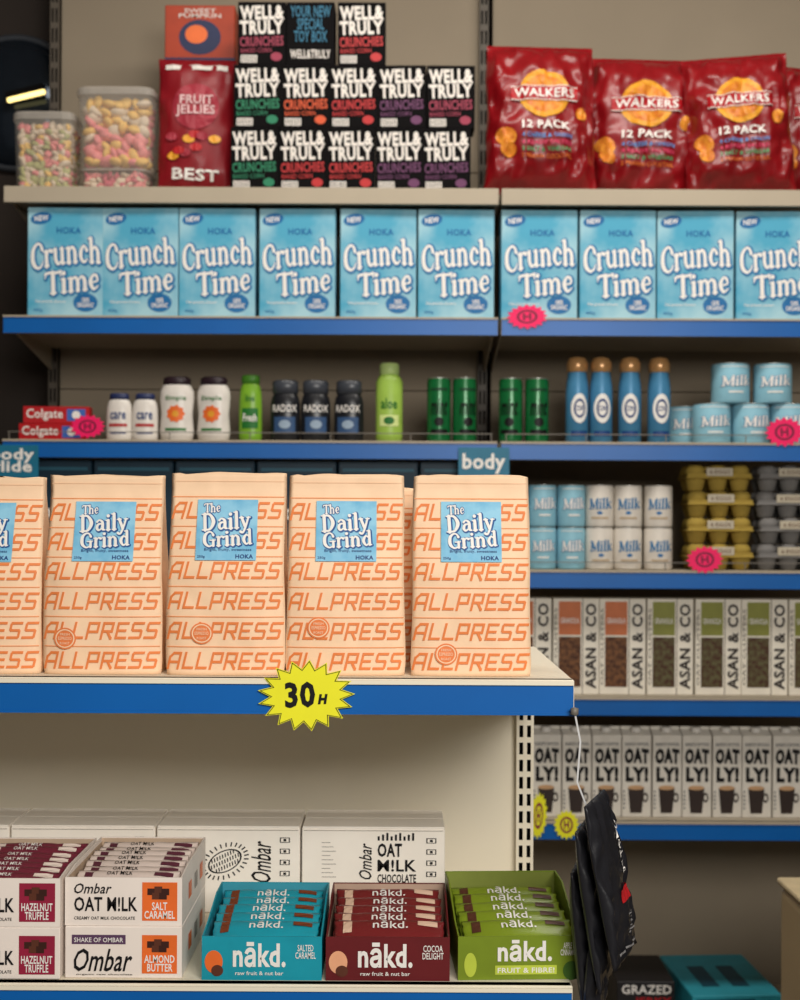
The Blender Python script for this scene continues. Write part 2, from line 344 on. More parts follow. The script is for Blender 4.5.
# ---------- coffee bags
def coffee(px0,px1,ytop,stamp,D,lab,seed,rz=0,full=True):
    w=S(px1-px0,D)*1.015; base=fz1; h=Z(ytop,D+.03)-base; hd=.032
    def hdz(v): 
        if v<.5: return hd*(1-.08*(v/.5-.6)**2)
        return max(.004,hd*(1-(v-.5)/.46)**.9) if v<.95 else .004
    def hw(v): return w/2*(1-.035*v-.010*math.sin(v*8+seed)-.02*max(0,.06-v)/.06)
    def yf(x,z):
        v=min(1,max(0,z/h)); u=min(1,abs(x)/hw(v))
        e=min(1,(1-abs(v-.5)*2)*8)
        return -hdz(v)*(1-.22*u**4)+ e*.0022*noise.noise(Vector((x*24+seed*7,z*16,seed)))+e*.0012*abs(noise.noise(Vector((x*40+z*25,z*30-x*15,seed*3))))
    body=MB(); nx,nz=24,48; vs=[];fs=[]
    for j in range(nz+1):
        v=j/nz; z=h*v; W=hw(v); g=.002+.014*v*min(1,hdz(v)/.01)
        fr=[(-W+2*W*i/nx, yf(-W+2*W*i/nx,z), z+(.0010*math.sin(i*.5+seed)-.002*abs(i-nx/2)/nx if j==nz else 0)) for i in range(nx+1)]
        row=fr+[(W-g,0,z)]+[(p[0],hdz(v)*(1-.22*(abs(p[0])/W)**4),p[2]) for p in reversed(fr)]+[(-W+g,0,z)]
        vs+=row
    R=2*(nx+1)+2
    for j in range(nz):
        for k in range(R):
            k2=(k+1)%R; fs.append((j*R+k,j*R+k2,(j+1)*R+k2,(j+1)*R+k))
    fs.append(tuple(reversed(range(R)))); fs.append(tuple(range(nz*R,nz*R+R)))
    body.add(vs,fs,KRAFT,True)
    for r in range(6):
        zc=h*(.072+.148*r); W=hw(zc/h)*.975
        body.strokes('ALLPRESS',SQ,-W,W*.975,zc-.0082,zc+.0082,yf,ORP,eps=.0010,shear=.28)
        body.rect(-W,W,zc+.0135,zc+.0144,yf,ORP2,eps=.0009,nx=24)
    body.rect(-hw(.95)*.97,hw(.95)*.97,h*.955,h*.959,yf,M('crimp_line',(232,190,152)),eps=.0006,nx=18)
    lb=MB(); lx0,lx1=-.031,.031; lz0,lz1=h*.565,h*.865
    lb.rect(lx0,lx1,lz0,lz1,yf,SKYL,eps=.0018,nx=14,nz=14)
    H=lz1-lz0
    lb.strokes('The',RET,-.024,-.007,lz0+H*.79,lz0+H*.94,yf,WHITE,eps=.0024,halo=(SOFTB,.08),eps2=.0028,ang=.05)
    lb.strokes('Daily',RET,-.025,.024,lz0+H*.51,lz0+H*.79,yf,WHITE,eps=.0024,eps2=.0028,halo=(SOFTB,.06),hoff=(.04,-.04),ang=.07)
    lb.strokes('Grind',RET,-.024,.027,lz0+H*.24,lz0+H*.49,yf,WHITE,eps=.0024,eps2=.0028,halo=(SOFTB,.06),hoff=(.04,-.04),ang=.07)
    lb.text('Bright, fruity, sweetness',-.022,.026,lz0+H*.14,lz0+H*.2,yf,NAVY,eps=.0024,bold=.01)
    lb.text('HOKA',.010,.028,lz0+H*.03,lz0+H*.10,yf,NAVY,eps=.0024,bold=.03)
    lb.text('250g',-.029,-.021,lz0+H*.03,lz0+H*.08,yf,NAVY,eps=.0024,bold=.01)
    ps=[('body',body),('label_sticker',lb,'pale blue printed sticker')]
    if stamp:
        st=MB(); sx,sz=S(stamp[0],D),S(stamp[1],D); OS=M('orange_sticker',(234,130,72),.6)
        st.disc(sx,sz,.0115,.0110,yf,OS,eps=.0018,r0=.0,rings=4); st.disc(sx,sz,.0100,.0095,yf,KRAFT,eps=.0022,r0=.88,rings=1)
        st.text('ESPRESSO',sx-.007,sx+.007,sz-.0015,sz+.0018,yf,KRAFT,eps=.0024,bold=.01)
        st.text('FRESH',sx-.005,sx+.005,sz+.003,sz+.0055,yf,KRAFT,eps=.0024,bold=.01); st.text('ROAST',sx-.005,sx+.005,sz-.006,sz-.0035,yf,KRAFT,eps=.0024,bold=.01)
        ps.append(('round_sticker',st,'small round orange sticker'))
    o=thing('coffee_bag',ps,lab,'coffee bag','kraft coffee bags on the gondola shelf')
    o.location=(X((px0+px1)/2,D+.012),D+hd,base+.0003); o.rotation_euler=(0,0,rz); return o
CL='kraft coffee bag with orange lettering, blue sticker'
coffee(-76,43,479,None,1.425,CL+', first in the row',1)
coffee(45,163,477,(-36,36),1.425,CL+', stamp near edge',2,.01)
coffee(168,286,474,(-23,42),1.422,CL+', behind yellow tag',3,-.01)
coffee(287,405,475,(-27,48),1.424,CL+', stamp set higher',4,.015)
coffee(412,531,475,(-25,22),1.425,CL+', at the shelf end',5,-.01)
for i,(a,b) in enumerate(((-66,38),(50,156),(172,280),(294,416),(426,524))):
    coffee(a,b,488,None,1.515,'peach kraft coffee bag standing in the second row',7+i)
# ---------- bars/pillow
def pillow(mb,w,h,T,m,seed,nx=20,nz=24,wr=.003,pinch=.04,crimp=.05,top=0,fr=1):
    def hw(v): return w/2*(1-pinch*math.sin(math.pi*v)-top*max(0,v-.6)**2+ .01*math.sin(v*17+seed))
    def th(x,z):
        v=min(1,max(0,z/h)); u=min(1,abs(x)/hw(v)); q=abs(2*v-1); q=min(1,q/(1-crimp))
        return T*max(0,1-u**2.6)**.62*max(0,1-q**3)**.6+.0012
    def yf(x,z):
        t=th(x,z); k=min(1,t/(T*.35)); u=min(1,abs(x)/(w/2)); e=.45+1.0*max(u**2,abs(2*z/h-1)**2)
        return -t+k*e*wr*(noise.noise(Vector((x*9*fr/w+seed*3,z*6*fr/h,seed)))+.6*noise.noise(Vector((x*22/w,z*12/h,seed*2)))-.5*abs(noise.noise(Vector((x*14*fr/w+4,z*9*fr/h,seed*5)))))
    vs=[];fs=[]
    for sd in (0,1):
        for j in range(nz+1):
            v=j/nz;W=hw(v)
            for i in range(nx+1):
                x=-W+2*W*(.5-.5*math.cos(math.pi*i/nx)); z=h*v
                vs.append((x,yf(x,z) if sd==0 else th(x,z),z))
    n1=(nx+1)*(nz+1)
    for j in range(nz):
        for i in range(nx):
            a=j*(nx+1)+i; b=a+nx+1
            fs.append((a,a+1,b+1,b)); fs.append((n1+a,n1+b,n1+b+1,n1+a+1))
        a=j*(nx+1); fs.append((a,a+nx+1,n1+a+nx+1,n1+a)); a+=nx; fs.append((a,n1+a,n1+a+nx+1,a+nx+1))
    for i in range(nx):
        fs.append((i,n1+i,n1+i+1,i+1)); a=nz*(nx+1)+i; fs.append((a,a+1,n1+a+1,n1+a))
    mb.add(vs,fs,m,True); return yf
def traybox(w,d,hf,hb,m,inner):
    mb=MB(); t=.0016
    mb.box(-w/2,w/2,-d/2,d/2,0,t,m); mb.box(-w/2,w/2,-d/2,-d/2+t,t,hf,m); mb.box(-w/2,w/2,d/2-t,d/2,t,hb,m)
    for x in (-w/2,w/2-t):
        mb.prism([(x,-d/2+t,t),(x,d/2-t,t),(x,d/2-t,hb),(x,d/2-d*.3,hb),(x,-d/2+d*.25,hf+.004),(x,-d/2+t,hf)],(t,0,0),m)
    i=.0002
    mb.box(-w/2+t,-w/2+t+i,-d/2+t,d/2-t,t,hf-.001,inner);mb.box(w/2-t-i,w/2-t,-d/2+t,d/2-t,t,hf-.001,inner);mb.box(-w/2+t,w/2-t,d/2-t-i,d/2-t,t,hb-.001,inner)
    return mb
def fillbars(root_fn,cx,cy,cz,d,rows,layers,rot,group,rz=0,lh=.02,rise=0):
    bar=root_fn(); first=True
    for L in range(layers):
        for r in range(rows):
            yy=-d/2+.006+(d-.052)*r/(rows-1)
            o=bar if first else dup(bar); first=False; o['group']=group
            loc=Vector((random.uniform(-.0012,.0012),yy,.0085+L*lh+rise*r/(rows-1)*(L>0)))
            loc=Matrix.Rotation(rz,3,'Z')@loc
            o.location=Vector((cx,cy,cz))+loc
            o.rotation_euler=(-math.radians(rot+random.uniform(-2,2)),0,rz+random.uniform(-.02,.02))
def barfn(w,h,m,m2,txt,lab,tm=WHITE,T=.0065,z0=.5,z1=.82,x0=-.15,x1=.17):
    def f():
        mb=MB(); yf=pillow(mb,w,h,T,m,random.random()*5,nx=16,nz=10,wr=.0012,pinch=.01,crimp=.02)
        mb.rect(-w*.42,-w*.34,h*.4,h*.85,yf,m2,eps=.001,nx=3,nz=4); mb.rect(w*.26,w*.44,h*.66,h*.85,yf,m2,eps=.001,nx=3,nz=4)
        mb.text(txt,w*x0,w*x1,h*z0,h*z1,yf,tm,eps=.0016,bold=.01)
        return thing('snack_bar',mb,lab,'snack bar')
    return f
TEAL=M('teal_card',(22,150,170),.45); MAR=M('maroon_card',(102,26,30),.45); GRN=M('olive_green_card',(118,138,32),.45)
ORG=M('orange_card',(235,110,45),.45); BRN=M('brown_print',(92,48,32),.5); KI=M('inner_card',(190,165,140),.7); PCH=M('peach_card',(236,170,130),.6)
LG=M('lime_print',(190,205,70),.5)
def nakd(px0,px1,pyb,D,col,inner,barm,barm2,lab,flav,fm,kind,rz=0,hb=.060,d=.155,rows=5):
    w=S(px1-px0,D); hf=.044; mb=traybox(w,d,hf,hb,col,inner); y=-d/2
    if kind==2:
        mb.text('nākd.',-w*.18,w*.26,hf*.42,hf*.92,y,WHITE,bold=.03); mb.rect(-w*.2,w*.3,hf*.12,hf*.33,y,LG); mb.text('FRUIT & FIBRE!',-w*.18,w*.28,hf*.16,hf*.28,y,WHITE,bold=.015,eps=.0009)
        mb.disc(w*.42,hf*.2,w*.07,hf*.22,y,M('leaf',(60,95,30)),eps=.0006)
        mb.disc(-w*.4,hf*.35,w*.05,hf*.28,y,LG,eps=.0006)
        mb.text(flav,w*.33,w*.47,hf*.55,hf*.85,y,WHITE,bold=.01)
    else:
        mb.text('nākd.',-w*.24,w*.2,hf*.3,hf*.88,y,WHITE,bold=.03); mb.text('raw fruit & nut bar',-w*.22,w*.18,hf*.12,hf*.21,y,WHITE,bold=.01)
        mb.disc(-w*.4,hf*.42,w*.075,hf*.26,y,fm,eps=.0006); mb.disc(-w*.37,hf*.22,w*.05,hf*.13,y,BRN,eps=.0009)
        mb.text(flav,w*.28,w*.45,hf*.5,hf*.82,y,WHITE,bold=.01)
    zb=fz2+.0003
    o=thing('display_tray',mb,lab,'display box','snack bar display trays')
    cx,cy=X((px0+px1)/2,D),D+d/2
    o.location=(cx,cy,zb); o.rotation_euler=(0,0,rz)
    fillbars(barfn(w*.9,.038,barm,barm2,'nākd.','wrapped snack bar with white lettering lying in a display tray'),cx,cy,zb+.0015,d,rows,2,64,lab.split(' open')[0]+' bars',rz,.021,.006)
nakd(204,324,982,1.412,TEAL,M('inner_teal',(60,150,170)),M('wrap_teal',(30,155,175),.3),M('wrap_choc',(120,60,35),.4),'teal open display tray of wrapped snack bars','SALTED\nCARAMEL',ORG,0)
nakd(328,452,982,1.412,MAR,M('inner_maroon',(190,160,140)),M('wrap_maroon',(122,38,40),.3),M('wrap_cream',(225,190,165),.4),'maroon open display tray of wrapped snack bars','COCOA\nDELIGHT',PCH,1)
nakd(456,580,980,1.418,GRN,M('inner_green',(130,140,60)),M('wrap_green',(125,145,35),.3),M('wrap_brown',(85,50,35),.4),'olive green open display tray of wrapped snack bars','APPLE &\nCINNAMON',LG,2,rz=.05,hb=.070,d=.165)
# chocolate boxes
OFF=M('offwhite_card',(240,228,218),.55,var=.02); MAG=M('magenta_print',(150,30,60),.5)
def choc(px0,px1,zb,D,panel,ptxt,mid,lab,open_,d=.17,h=.0525):
    w=S(px1-px0,D)
    if open_: mb=traybox(w,d,h*.93,h,OFF,KI)
    else:
        mb=MB(); mb.box(-w/2,w/2,-d/2,d/2,0,h,OFF,.001)
    y=-d/2
    if mid==0:
        mb.text('OAT M!LK',-w*.42,w*.12,h*.28,h*.56,y,BLACK,bold=.02); mb.text('Ombar',-w*.42,-w*.1,h*.62,h*.82,y,BLACK,bold=.01,shear=.3); mb.text('CREAMY OAT MILK CHOCOLATE',-w*.42,w*.1,h*.12,h*.18,y,BLACK,bold=.01)
    else:
        mb.text('Ombar',-w*.42,w*.08,h*.14,h*.58,y,BLACK,bold=.01,shear=.35); mb.text('organic raw chocolate',-w*.4,w*.08,h*.06,h*.1,y,BLACK,bold=.01); mb.rect(-w*.44,w*.02,h*.66,h*.84,y,M('plum_print',(90,60,90)),eps=.0004); mb.text('SHAKE OF OMBAR',-w*.42,-w*.0,h*.7,h*.79,y,WHITE,bold=.01)
    mb.rect(w*.16,w*.46,h*.1,h*.84,y,panel)
    mb.text(ptxt,w*.18,w*.44,h*.14,h*.46,y,WHITE,eps=.0012,bold=.02)
    cs=w*.035
    for i,(a,b) in enumerate(((.24,.66),(.30,.70),(.36,.66),(.28,.58),(.34,.58))):
        mb.rect(w*a-cs,w*a+cs*.9,h*b-cs*.8,h*b+cs*.8,y,BRN if i%2 else M('choc_dark',(60,28,20)),eps=.0009+.0001*i)
    for k,(sy,sz) in enumerate(((-.2,.35),(.05,.35),(.28,.35))):
        x=w/2+.0005
        mb.add([(x,sy*d-.008,h*.3),(x,sy*d+.012,h*.3),(x,sy*d+.012,h*.62),(x,sy*d-.008,h*.62)],[(0,1,2,3)],[ORG,M('side_grey',(150,140,130)),panel][k])
    o=thing('chocolate_box',mb,lab,'chocolate box','white chocolate bar boxes')
    o.location=(X((px0+px1)/2,D),D+d/2,zb); return o,w,d
z1=fz2+.0003; z2=z1+.0528
choc(67,184,z1,1.415,ORG,'ALMOND\nBUTTER',1,'white chocolate box with orange almond panel, under another box',False)
choc(-58,62,z1,1.41,MAG,'HAZELNUT\nTRUFFLE',0,'white chocolate box with magenta panel, under another box',False)
choc(67,184,z2,1.417,ORG,'SALT\nCARAMEL',0,'open white chocolate box with orange panel, full of bars',True)
choc(-58,62,z2+.0002,1.41,MAG,'HAZELNUT\nTRUFFLE',0,'open white chocolate box with magenta panel, full of bars',True)
fillbars(barfn(.106,.036,M('wrap_offwhite',(226,208,198),.35),M('wrap_plum',(95,45,60),.4),'OAT M!LK','slim white chocolate bar wrapper in an open box',BLACK,.005,.66,.82,-.2,.05),X(125.5,1.417),1.417+.085,z2+.0016,.17,7,2,62,'chocolate bars in the caramel box',0,.018,.004)
fillbars(barfn(.106,.036,M('wrap_plum2',(120,42,60),.35),M('wrap_offwhite2',(230,212,200),.4),'OAT M!LK','slim plum chocolate bar wrapper in an open box',WHITE,.005,.66,.82,-.2,.05),X(2,1.41),1.41+.085,z2+.0018,.17,7,2,62,'chocolate bars in the hazelnut box',0,.018,.004)
# big cartons
CART=M('carton_white',(250,242,230),.7,var=.02,scale=20)
def carton(px0,px1,kind,lab,D=1.66):
    w=S(px1-px0,D)-.001; h=Z(828,D)-fz2; d=.10; mb=MB(); y=-d/2
    mb.box(-w/2,w/2,-d/2,d/2,0,h-.001,CART,.0012)
    mb.box(-w/2+.001,w/2-.001,-d/2,-.0008,h-.001,h+.001,CART); mb.box(-w/2+.001,w/2-.001,.0008,d/2,h-.001,h+.001,CART)
    mb.rect(-w/2+.002,w/2-.002,h-.004,h-.0034,y,M('fold',(140,125,112)))
    if kind==1:
        cx,cz=-.004,h*.6; an=.45; ca,sa=math.cos(an),math.sin(an)
        def T(u,v): return (cx+u*ca-v*sa,y-.0006,cz+u*sa+v*ca)
        mb.disc(cx,cz,.0215,.0125,y,BLACK,r0=.9,rings=1,ang=an)
        for k in range(26):
            a=2*math.pi*k/26; c_,s_=math.cos(a),math.sin(a); n_=.0008
            mb.add([T(.0245*c_-n_*s_,.0155*s_+n_*c_),T(.0245*c_+n_*s_,.0155*s_-n_*c_),T(.030*c_+n_*s_,.0205*s_-n_*c_),T(.030*c_-n_*s_,.0205*s_+n_*c_)],[(0,1,2,3)],BLACK)
        for i in range(-5,6):
            for j in (-1,0,1):
                u=i*.0035; v=j*.0062
                if (u/.019)**2+(v/.011)**2<1: mb.add([T(u-.0012,v-.0022),T(u+.0002,v-.0022),T(u+.0014,v+.0022),T(u,v+.0022)],[(0,1,2,3)],BLACK)
        mb.text('Ombar',w*.16,w*.30,h*.36,h*.84,y,BLACK,bold=.005,rot=90,shear=.35)
        for i in range(4): mb.rect(w*.36,w*.43,h*(.82-.13*i),h*(.88-.13*i),y,BLACK); mb.rect(w*.368,w*.422,h*(.828-.13*i),h*(.872-.13*i),y,CART,eps=.0009); mb.rect(w*.385,w*.405,h*(.835-.13*i),h*(.865-.13*i),y,BLACK,eps=.0011)
    if kind==2:
        mb.text('Ombar',-w*.1,-w*.01,h*.4,h*.82,y,BLACK,bold=.005,rot=90,shear=.35)
        mb.text('OAT',w*.03,w*.2,h*.66,h*.82,y,BLACK,bold=.03); mb.text('M!LK',w*.03,w*.3,h*.49,h*.63,y,BLACK,bold=.02)
        mb.text('CHOCOLATE',w*.03,w*.3,h*.36,h*.46,y,BLACK,bold=.02)
        for i in range(9): mb.rect(w*(.03+.03*i),w*(.045+.03*i),h*.85,h*(.9+.02*(i%3)),y,BLACK)
        for i in range(9): mb.rect(-w*.36,-w*(.26+.02*(i%3)),h*(.42+.05*i),h*(.426+.05*i),y,M('grey_print',(120,110,105)))
        for i in range(4): mb.rect(w*.37,w*.44,h*(.82-.13*i),h*(.88-.13*i),y,BLACK); mb.rect(w*.378,w*.432,h*(.828-.13*i),h*(.872-.13*i),y,CART,eps=.0009); mb.rect(w*.395,w*.415,h*(.835-.13*i),h*(.865-.13*i),y,BLACK,eps=.0011)
    o=thing('cardboard_carton',mb,lab,'carton','plain white cartons behind the bars')
    o.location=(X((px0+px1)/2,D),D+d/2,fz2+.0003)
carton(-134,11,1,'white cardboard carton standing behind chocolate boxes')
carton(12,157,1,'white cardboard carton standing behind chocolate boxes')
carton(158,302,1,'white cardboard carton printed with a black cocoa pod')
carton(303,447,2,'white cardboard carton with bold black lettering')
# ---------- hanging cord & pouches
PB=M('black_foil',(32,32,36),.36,bump=.2); RB=M('red_print',(180,30,35),.5)
st=MB()
pts=[Vector((.174,1.388,fz1-.03)),Vector((.180,1.388,fz1-.06)),Vector((.177,1.388,fz1-.10)),Vector((.187,1.39,fz1-.125))]
for i in range(3):
    a,b=pts[i],pts[i+1]; wv=Vector((.0009,0,0)); st.prism([a-wv,a+wv,b+wv,b-wv],(0,.0007,0),M('clear_strip',(205,205,205),.2))
st.lathe([(.001,fz1-.034),(.004,fz1-.033),(.004,fz1-.027),(.001,fz1-.026)],CHROME,seg=12,c=(.174,1.388))
thing('hanging_cord',st,'thin white cord with a small hook at the shelf end','cord')
GP=M('grey_print2',(130,128,128))
def pouch(x,y,ztop,w,h,rz,tilt,lab,pr=True):
    mb=MB(); yf=pillow(mb,w,h,.0075,PB,x*50+y*9,nx=20,nz=30,wr=.0055,pinch=.05,crimp=.04,top=.9)
    if pr:
        mb.text('BILTONG',w*.15,w*.30,h*.5,h*.82,yf,WHITE,eps=.0022,bold=.01,rot=90); mb.rect(-w*.05,w*.32,h*.34,h*.42,yf,RB,eps=.0018,nx=6,nz=4)
        mb.rect(-w*.35,w*.35,h*.06,h*.075,yf,GP,eps=.0018,nx=8,nz=1)
        for i in range(4): mb.rect(w*.0,w*.3,h*(.14+.04*i),h*(.148+.04*i),yf,GP,eps=.0018,nx=8,nz=1)
    for i in range(len(mb.v)): a=mb.v[i]; mb.v[i]=(a[0],a[1],a[2]-h)
    o=thing('snack_pouch',mb,lab,'snack pouch','black pouches hanging on a cord')
    m=Matrix.Translation((x,y,ztop))@Matrix.Rotation(math.radians(tilt),4,'Y')@Matrix.Rotation(math.radians(rz),4,'Z')
    o.location=m.to_translation(); o.rotation_euler=m.to_euler()
pouch(.194,1.385,fz1-.115,.080,.160,66,-11,'black foil snack pouch with white and red print')
pouch(.184,1.402,fz1-.145,.078,.158,72,-9,'black foil snack pouch hanging behind another pouch',False)
pouch(.180,1.422,fz1-.19,.075,.15,76,-6,'small black foil snack pouch hanging beside the gondola',False)
pouch(.198,1.405,fz1-.262,.06,.12,70,1,'black foil snack pouch hanging lowest on the cord',False)
# ---------- cereal
def cereal():
    w,h,d=S(76,3.12),S(109,3.12),.07; mb=MB(); mb.box(-w/2,w/2,-d/2,d/2,0,h,SKY,.0015); y=-d/2
    mb.text('HOKA',-w*.12,w*.2,h*.76,h*.82,y,DBLUE,bold=.02)
    mb.strokes('Crunch',RET,-w*.47,w*.46,h*.45,h*.68,y,WHITE,halo=(MIDB,.08),shear=.1,ang=.12,arch=.008,eps=.001,hoff=(.04,-.03))
    mb.strokes('Time',RET,-w*.28,w*.44,h*.225,h*.43,y,WHITE,halo=(MIDB,.08),shear=.1,ang=.12,eps=.0012,hoff=(.04,-.03))
    mb.disc(-w*.32,h*.9,w*.14,h*.055,y,DBLUE,ang=.2); mb.text('NEW',-w*.41,-w*.23,h*.875,h*.925,y,WHITE,bold=.02,ang=.1)
    mb.disc(w*.26,h*.13,w*.16,h*.085,y,DBLUE); mb.disc(w*.26,h*.13,w*.14,h*.073,y,MIDB,r0=.93,rings=1,eps=.0007); mb.text('100%\nORGANIC',w*.15,w*.37,h*.085,h*.175,y,WHITE,bold=.02)
    mb.text('Oat granola clusters',-w*.4,w*.0,h*.12,h*.15,y,WHITE,bold=.01); mb.text('400g',-w*.42,-w*.3,h*.04,h*.07,y,DBLUE,bold=.01)
    return thing('cereal_box',mb,'sky-blue cereal box with white bubble lettering on a shelf','cereal box')
cs=[64,139,215.5,296,376.5,454.5,538,616.5,694.5,773.5]
series(cereal(),[(X(c,3.12),3.155,s2+.0003,random.uniform(-.03,.03)) for c in cs],'cereal boxes in a row')
# ---------- black snack boxes
BX=M('black_carton',(14,12,13),.75,spec=.08)
WHD=M('dim_white_print',(225,218,210),.6,var=.01)
def snack(c,nm,alt=False):
    w,h,d=S(48,3.13),S(63,3.13),.07; mb=MB(); mb.box(-w/2,w/2,-d/2,d/2,0,h,BX,.0012); y=-d/2
    cm=M('crunch_'+nm,c,.5)
    if alt:
        mb.text('YOUR NEW\nSPECIAL\nTOY BOX',-w*.42,w*.42,h*.36,h*.94,y,M('cyan_print',(30,105,135)),bold=.02,eps=.001); mb.text('WELL&TRULY',-w*.42,w*.42,h*.1,h*.24,y,WHD,bold=.02,eps=.001)
    else:
        mb.text('WELL&',-w*.46,w*.46,h*.71,h*.94,y,WHD,bold=.045,ang=.04,eps=.001); mb.text('TRULY',-w*.46,w*.45,h*.48,h*.705,y,WHD,bold=.045,ang=.04,eps=.001)
        mb.text('CRUNCHIES',-w*.46,w*.45,h*.29,h*.45,y,cm,bold=.03,ang=.04,eps=.001); mb.text('BAKED CORN',-w*.44,w*.2,h*.19,h*.26,y,cm,bold=.01,ang=.03)
        mb.disc(w*.3,h*.13,w*.12,h*.07,y,cm,eps=.0004,n=14)
        mb.rect(-w*.44,-w*.1,h*.03,h*.15,y,WHD)
        for i in range(8): mb.rect(-w*(.42-.04*i),-w*(.405-.04*i),h*.04,h*.14,y,BLACK,eps=.0008)
    return thing('snack_box',mb,'black snack carton with white block lettering and %s print'%nm,'snack box')
G=('green',(30,120,85));O=('orange',(205,80,38));R=('red',(180,38,40));P=('purple',(98,48,88));K=('pink',(145,42,68))
rows=[(0,[252.5,301,349,397.5,445],[G,R,R,P,P]),(1,[255.5,303.5,351.5,400,448.5],[G,O,R,P,K]),(2,[259,308,359],[K,'alt',R])]
for r,xs,cc in rows:
    for x_,c in zip(xs,cc):
        o=snack((30,105,135),'cyan',True) if c=='alt' else snack(c[1],c[0])
        o['group']='black snack boxes stacked'; o.location=(X(x_,3.13),3.165+.002*r,s1+.0004+r*(S(63,3.13)+.0004)); o.rotation_euler=(0,0,random.uniform(-.02,.02))
# ---------- crisps
CR=M('crisp_red',(132,12,20),.32,var=.12,scale=12,coat=.1,spec=.5); CY=M('crisp_yellow',(230,160,48),.4); CO=M('crisp_orange',(205,110,36),.4,scale=60,rgb2=(226,150,52)); CRB=M('banner_red',(170,14,26),.4)
def crisp(w,h,seed):
    mb=MB(); yf=pillow(mb,w,h,.062,CR,seed,nx=40,nz=52,wr=.017,pinch=.05,crimp=.05,top=.35,fr=1.1)
    e=.003
    mb.disc(0,h*.62,w*.22,h*.16,yf,CY,eps=e,rings=8,n=32); mb.disc(0,h*.62,w*.18,h*.125,yf,CO,eps=e*1.2,rings=8,n=32)
    mb.rect(-w*.29,w*.29,h*.575,h*.665,yf,CRB,eps=e*1.8,nx=20,nz=6); mb.rect(-w*.29,w*.29,h*.662,h*.668,yf,WHD,eps=e*2,nx=20); mb.rect(-w*.29,w*.29,h*.572,h*.578,yf,WHD,eps=e*2,nx=20)
    mb.text('WALKERS',-w*.26,w*.26,h*.59,h*.65,yf,WHITE,eps=e*2.4,bold=.02)
    mb.text('12 PACK',-w*.2,w*.22,h*.38,h*.435,yf,WHITE,eps=e*2,bold=.03)
    for i,(c,n) in enumerate((((80,140,200),'b'),((210,70,105),'p'),((75,150,100),'g'),((200,105,45),'o'))):
        mb.text(['4 CHEESE & ONION','4 READY SALTED','2 SALT & VINEGAR','2 PRAWN COCKTAIL'][i],-w*.2,w*.24,h*(.325-.043*i),h*(.352-.043*i),yf,M('cr_'+n,c),eps=e*2,bold=.03)
    for (a,b,r) in ((-.33,.34,.075),(-.31,.26,.06),(.33,.5,.05)): mb.disc(w*a,h*b,w*r*1.2,h*r*.75,yf,CO,eps=e,rings=3,ang=a*3+b)
    return thing('crisp_bag',mb,'glossy red multipack crisp bag with yellow roundel','crisps','red crisp bags on top shelf')
for i,(a,b,t,rz,dy) in enumerate(((486,592,44,.06,0),(583,695,47,-.04,.06),(689,791,52,-.1,0),(760,862,46,.05,.13))):
    o=crisp(S(b-a,3.18)*1.07,S(186-t,3.15)*1.08,i+1.3); o.location=(X((a+b)/2,3.17+dy),3.175+dy,s1+.0025); o.rotation_euler=(math.radians(-4),math.radians((0,2,-3,4)[i]),rz)
# BEST bag + orange box
mb=MB(); w,h=S(78,3.15),S(140,3.15)
yf=pillow(mb,w,h,.035,M('berry_red',(132,14,26),.45,coat=.05),9.1,nx=20,nz=30,wr=.008,pinch=.02,crimp=.05)
mb.text('BEST',-w*.3,w*.3,h*.09,h*.17,yf,WHITE,eps=.004,bold=.03,ang=-.05); mb.disc(0,h*.62,w*.3,h*.17,yf,M('lilac_print',(160,45,60)),eps=.0022,rings=5)
mb.text('FRUIT\nJELLIES',-w*.25,w*.25,h*.54,h*.70,yf,M('berry_red2',(225,190,190)),eps=.005,bold=.02)
for i in range(9): mb.disc(w*random.uniform(-.35,.35),h*random.uniform(.24,.42),w*.08,h*.03,yf,[CY,M('lilac_print',(0,0,0)),RB][i%3],eps=.003+.0003*i,n=12)
mb.rect(-w*.4,w*.4,h*.9,h*.94,yf,WHD,eps=.002,nx=8)
o=thing('sweet_bag',mb,'red bag of sweets with white lettering under an orange box','sweets'); o.location=(X(192,3.15),3.19,s1+.0015); o.rotation_euler=(math.radians(-3),0,.04)
mb=MB(); w,h,d=S(72,3.2),S(60,3.2),.09; mb.box(-w/2,w/2,-d/2,d/2,0,h,M('burnt_orange',(170,58,26),.5),.002)
mb.disc(0,h*.45,w*.3,h*.3,-d/2,M('navy_dark',(30,40,80))); mb.disc(-w*.05,h*.5,w*.16,h*.16,-d/2,ORG,eps=.0008); mb.text('SWEET\nPUMPKIN',-w*.3,w*.3,h*.78,h*.94,-d/2,WHD,bold=.01)
mb.rect(-w*.5,w*.5,h*.04,h*.1,-d/2,M('navy_dark',(0,0,0)))
o=thing('snack_carton',mb,'orange printed carton on top of a stack','snack carton'); o.location=(X(197,3.28),3.33,s1+S(142,3.3))
b2=MB(); hh=S(142,3.3)-.001; b2.box(-.085,.085,-.045,.045,0,hh,M('dark_red_carton',(70,16,20),.5),.002); b2.rect(-.06,.06,hh*.3,hh*.7,-.045,M('dark_red_band',(110,32,32)))
o=thing('snack_carton',b2,'dark red carton standing behind a bag of sweets','snack carton'); o.location=(X(197,3.28),3.33,s1+.0004)
